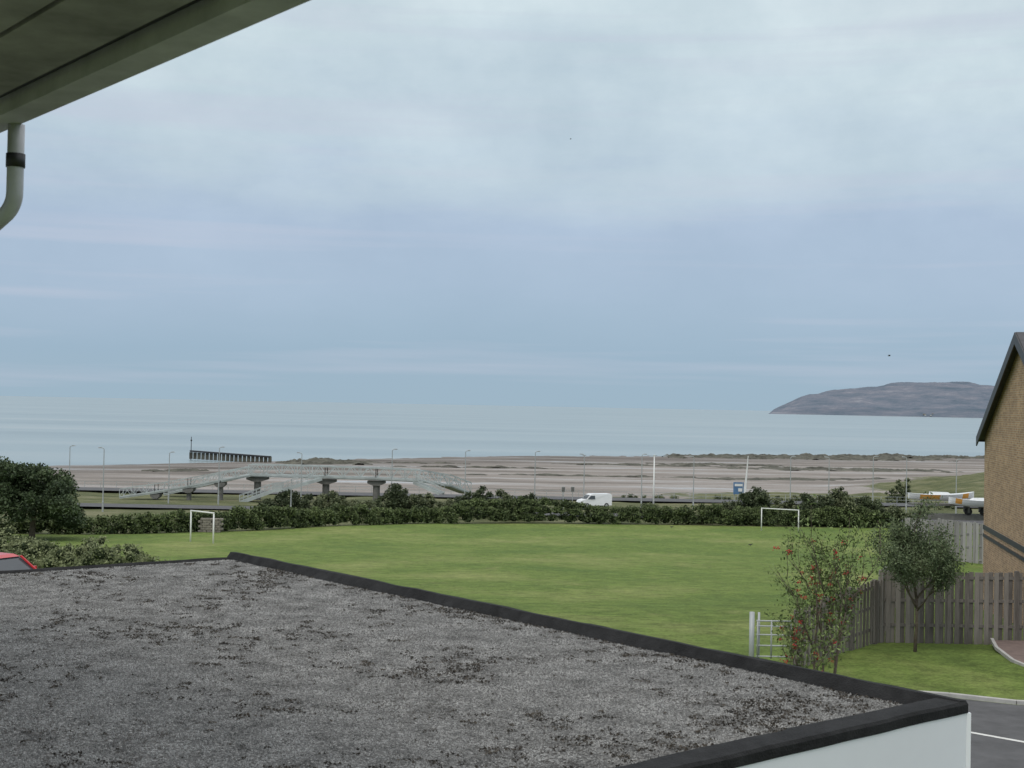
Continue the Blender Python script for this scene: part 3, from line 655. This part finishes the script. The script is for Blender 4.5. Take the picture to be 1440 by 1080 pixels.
s.box((x,166,g+top-.75),(1.3,.08,1.5),0.1,0); s.box((x,165.94,g+top-.35),(1.0,.02,.3),0.1,1); s.box((x+.2,165.93,g+top-.95),(.5,.02,.4),0.1,1)
for o in (-.5,.5): s.tube([(x+o,166.05,g),(x+o,166.05,g+top)],[.05]*2,8,2)
s.build('blue_information_sign',['blue','white','galv'])
for sx,yt in ((808,684),(795,684),(560,694)):
    s=MB(); x=T(sx)*182; g=G(x,182); h=HT(x,182,yt,sx); s.tube([(x,182,g),(x,182,g+h)],[.05]*2,8,0); s.box((x,181.93,g+h-.4),(.5,.05,.7),.1,0); s.box((x,181.9,g+h-.4),(.42,.02,.6),.1,1); s.build('road_sign',['galv','conc'])
s=MB(); 
xx=np.arange(-85,110,2.6); y_=218
for a_,b_ in zip(xx[:-1],xx[1:]):
    s.beam((a_,y_,G(a_,y_)),(a_,y_,G(a_,y_)+1.15),.07,.07)
    for h in (1.1,.6): s.beam((a_,y_,G(a_,y_)+h),(b_,y_,G(b_,y_)+h),.05,.05)
s.build('promenade_railing',['galv'])
# ------------------------------------------------------------ vehicles
def wheels(s,o,ux,uy,xs_,w,r_,mat,hub):
    for a_ in xs_:
        for sg in (-1,1):
            c=o+ux*a_+uy*sg*(w/2-.1)+Vector((0,0,r_)); s.tube([c-uy*sg*.1,c+uy*sg*.11],[r_,r_],18,mat); s.tube([c+uy*sg*.10,c+uy*sg*.125],[r_*.6,r_*.55],12,hub)
def car(name,x,y,ang,paint):
    s=MB(); o=Vector((x,y,G(x,y))); ux=Vector((math.cos(ang),math.sin(ang),0)); uy=Vector((-ux.y,ux.x,0))
    body=[(-2.0,.3),(2.0,.28),(2.06,.5),(1.98,.72),(1.3,.88),(.95,.93),(-1.9,.97),(-2.05,.75),(-2.08,.45)]
    s.prism(body,o,ux,uy,1.74,0,[.05,.05,.12,.1,.12,.1,.1,.08,.06])
    gh=[(1.05,.92),(.35,1.4),(.1,1.46),(-1.1,1.46),(-1.5,1.4),(-1.92,.96)]
    s.prism(gh,o,ux,uy,1.62,1,[0,.3,.36,.36,.32,.05])
    s.prism([(.42,1.405),(.1,1.475),(-1.1,1.475),(-1.55,1.405)],o,ux,uy,1.3,0,[0,.04,.04,0])
    for a0,a1 in ((1.08,.42),(-.35,-.35),(-1.95,-1.5)):
        for sg in (-1,1): s.beam(o+ux*a0+uy*sg*.80+Vector((0,0,.94)),o+ux*a1+uy*sg*.65+Vector((0,0,1.42)),.06,.07,0)
    for sg in (-1,1): s.box(o+ux*.75+uy*sg*.93+Vector((0,0,1.0)),(.14,.2,.13),ang,0)
    wheels(s,o,ux,uy,(-1.3,1.3),1.76,.31,2,3)
    s.build(name,[paint,'glass','tyre','galv'],bevel=.02)
car('red_car',T(2)*46,46,-0.5,'red')
def van(name,x,y,ang):
    s=MB(); o=Vector((x,y,G(x,y)+.25)); ux=Vector((math.cos(ang),math.sin(ang),0)); uy=Vector((-ux.y,ux.x,0))
    s.prism([(-2.2,.35),(2.3,.32),(2.38,.75),(2.2,1.05),(1.55,1.2),(.95,1.8),(.6,1.92),(-2.1,1.92),(-2.25,1.7)],o,ux,uy,1.9,0,[0,0,.15,.12,.1,.3,.35,.35,.1])
    for sg in (-1,1):
        s.face([o+ux*a_+uy*sg*w_+Vector((0,0,z_)) for a_,z_,w_ in ((1.4,1.22,.93),(.92,1.68,.85),(.3,1.68,.85),(.3,1.22,.945))],1)
    s.face([o+ux*a_+uy*w_+Vector((0,0,z_)) for a_,z_,w_ in ((1.585,1.22,-.78),(1.585,1.22,.78),(1.02,1.77,.66),(1.02,1.77,-.66))],1)
    s.box(o+ux*2.36+Vector((0,0,.5)),(.08,1.7,.25),ang,2)
    wheels(s,o,ux,uy,(-1.4,1.45),1.92,.34,2,3); s.build(name,['vanw','glass','tyre','galv'],bevel=.03)
van('white_van',T(839)*184,184.0,math.pi+0.35)
def boat(s,x,y,z0,ang,ln_,bm=1.1):
    o=Vector((x,y,z0)); n=20; st=[]
    for k in range(n+1):
        f=k/n; a_=(f-.5)*ln_; w_=bm*(math.sin(math.pi*min(1,f*.9+.08)))**.6 if f<.98 else .05; keel=.3*(abs(f-.45)*2)**2.5
        st.append([(a_,t*w_,keel+.8*abs(t)**2.0*(1+.15*f)) for t in np.linspace(-1,1,9)])
    ca,sa=math.cos(ang),math.sin(ang)
    W=lambda p:(o.x+p[0]*ca-p[1]*sa,o.y+p[0]*sa+p[1]*ca,o.z+p[2])
    for k in range(n):
        for j in range(8): s.face([W(st[k][j]),W(st[k+1][j]),W(st[k+1][j+1]),W(st[k][j+1])],1 if (j in (1,6,0,7) and (2<k<9 or 15<k<18)) else 0)
        s.face([W(st[k][0]),W(st[k][8]),W(st[k+1][8]),W(st[k+1][0])],0)
    s.face([W(p) for p in st[0]],0)
    s.prism([(-1.6,.8),(1.4,.8),(.8,1.15),(-1.5,1.2)],o,(ca,sa,0),(-sa,ca,0),.9,0,[0,0,.2,.2])
s=MB(); x=T(1326)*176; g=G(x,176); zz=ZC-(704-581.5)*176/1876
boat(s,x,176,zz,0.06,8.8,1.0); x2=T(1380)*173; boat(s,x2,173,zz-.5,3.1,8,1.0)
s.box((x+2,175,zz-.35),(13,2.0,.25),0.05,2)
for o in (-3,3,5): s.tube([(x+o,174.2,zz-1.2),(x+o,174.45,zz-1.2)],[.5,.5],16,3); s.box((x+o,175,zz-.9),(.25,1.8,.9),0,2)
s.box((x+2,175,(g+zz-1.6)/2),(12,1.6,max(.2,zz-1.6-g)),0.05,2)
s.build('boats_on_trailer',['vanw','orange','conc','tyre'])
def bird(x,y,z,sp,fly=True):
    s=MB(); s.tube([(x-.5*sp,y,z),(x-.3*sp,y,z),(x,y,z),(x+.3*sp,y,z+.02),(x+.42*sp,y,z+.03)],[.02*sp,.08*sp,.13*sp,.07*sp,.01*sp],8,0)
    if fly:
        for sg in (-1,1):
            s.face([(x+.15*sp,y,z),(x-.15*sp,y,z),(x-.12*sp,y+sg*.6*sp,z+.3*sp),(x+.1*sp,y+sg*.6*sp,z+.32*sp)]); s.face([(x+.1*sp,y+sg*.6*sp,z+.32*sp),(x-.12*sp,y+sg*.6*sp,z+.3*sp),(x-.3*sp,y+sg*1.3*sp,z+.2*sp)])
        s.build('seagull',['bird'])
    else:
        s.tube([(x+.3*sp,y,z+.05*sp),(x+.38*sp,y,z+.2*sp),(x+.55*sp,y,z+.18*sp)],[.08*sp,.08*sp,.01],8,0)
        for o in (-.05,.05): s.tube([(x,y+o,z-.3*sp),(x,y+o,z)],[.02*sp]*2,5)
        s.build('crow',['bird'])
bird(T(1250)*110,110,ZC+(580-500)*110/1876,.3); bird(T(796)*60,60,ZC+(571-194)*60/1876,.1)
for sx,y in ((1059,118),(948,150)): bird(T(sx)*y,y,G(T(sx)*y,y)+.14,.42,False)
# ------------------------------------------------------------ sky & sun
w=bpy.data.worlds.new("World"); sc.world=w; w.use_nodes=True; nt=w.node_tree; L=nt.links.new
bg=nt.nodes['Background']; sky=nt.nodes.new('ShaderNodeTexSky'); sky.sky_type='NISHITA'; sky.sun_disc=False
el,az=math.radians(48),math.radians(215)
sky.sun_elevation=el; sky.sun_rotation=az; sky.air_density=1.2; sky.dust_density=2.0
tc=nt.nodes.new('ShaderNodeTexCoord'); sx_=nt.nodes.new('ShaderNodeSeparateXYZ'); L(tc.outputs['Generated'],sx_.inputs[0])
def wn(scale,sc3,det=5.0,rough=.55):
    mp=nt.nodes.new('ShaderNodeMapping'); mp.inputs['Scale'].default_value=sc3; L(tc.outputs['Generated'],mp.inputs[0]); n=N(nt,'ShaderNodeTexNoise',Scale=scale,Detail=det,Roughness=rough); L(mp.outputs[0],n.inputs['Vector']); return n
na=wn(2.6,(1,1,4),6,.6); nb=wn(7.0,(1,1,1.3),7,.6)
off=N(nt,'ShaderNodeMath',operation='MULTIPLY_ADD'); L(na.outputs['Fac'],off.inputs[0]); off.inputs[1].default_value=0.28; off.inputs[2].default_value=-0.13
zz=N(nt,'ShaderNodeMath',operation='ADD'); L(sx_.outputs['Z'],zz.inputs[0]); 
zc_=N(nt,'ShaderNodeMapRange'); L(sx_.outputs['Z'],zc_.inputs[0]); zc_.inputs[1].default_value=0.02; zc_.inputs[2].default_value=0.22
pm=N(nt,'ShaderNodeMath',operation='MULTIPLY'); L(off.outputs[0],pm.inputs[0]); L(zc_.outputs[0],pm.inputs[1]); L(pm.outputs[0],zz.inputs[1])
rk=ramp(nt,[(0.0,(0.355,0.485,0.59)),(0.04,(0.34,0.475,0.605)),(0.085,(0.395,0.515,0.66)),(0.14,(0.43,0.54,0.69)),(0.19,(0.53,0.645,0.735)),(0.27,(0.62,0.735,0.79)),(0.5,(0.87,0.92,0.95)),(1.0,(1.3,1.3,1.32))])
L(zz.outputs[0],rk.inputs[0])
rm=ramp(nt,[(0.3,(0.87,0.895,0.91)),(0.5,(1,1,1)),(0.7,(1.13,1.11,1.09))]); L(nb.outputs['Fac'],rm.inputs[0])
mh=N(nt,'ShaderNodeMixRGB',blend_type='MULTIPLY'); L(zc_.outputs[0],mh.inputs[0]); L(rk.outputs[0],mh.inputs[1]); L(rm.outputs[0],mh.inputs[2])
nc=wn(2.2,(1,1,26),4,.5); rs_=ramp(nt,[(0.52,0.0),(0.72,0.45)]); L(nc.outputs['Fac'],rs_.inputs[0])
m1b=N(nt,'ShaderNodeMixRGB'); L(rs_.outputs[0],m1b.inputs[0]); L(mh.outputs[0],m1b.inputs[1]); m1b.inputs[2].default_value=(0.56,0.6,0.72,1)
m2=N(nt,'ShaderNodeMixRGB',blend_type='MULTIPLY'); m2.inputs[0].default_value=1; L(m1b.outputs[0],m2.inputs[1]); m2.inputs[2].default_value=(10,10,10,1)
m3=N(nt,'ShaderNodeMixRGB'); m3.inputs[0].default_value=0.06; L(m2.outputs[0],m3.inputs[1]); L(sky.outputs[0],m3.inputs[2])
L(m3.outputs[0],bg.inputs['Color']); bg.inputs['Strength'].default_value=0.1
sl=bpy.data.lights.new('sun','SUN'); sl.energy=0.9; sl.angle=math.radians(18); sl.color=(1,.95,.87); so=bpy.data.objects.new('sun',sl); sc.collection.objects.link(so)
dv=Vector((math.sin(az)*math.cos(el),math.cos(az)*math.cos(el),math.sin(el))); so.rotation_euler=dv.to_track_quat('Z','Y').to_euler()
# ------------------------------------------------------------ camera
cd=bpy.data.cameras.new('camera'); cd.sensor_width=36; cd.lens=36*1876/1440; cd.clip_end=200000; cd.clip_start=0.1
co=bpy.data.objects.new('camera',cd); sc.collection.objects.link(co)
Rm=Matrix.Rotation(math.pi/2+0.016,4,'X')@Matrix.Rotation(0.0195,4,'Z')
co.matrix_world=Matrix.Translation((0,0,ZC))@Rm
cd.dof.use_dof=True; cd.dof.focus_distance=90; cd.dof.aperture_fstop=11
sc.camera=co
sc.view_settings.view_transform='Standard'; sc.view_settings.look='None'; sc.view_settings.exposure=0
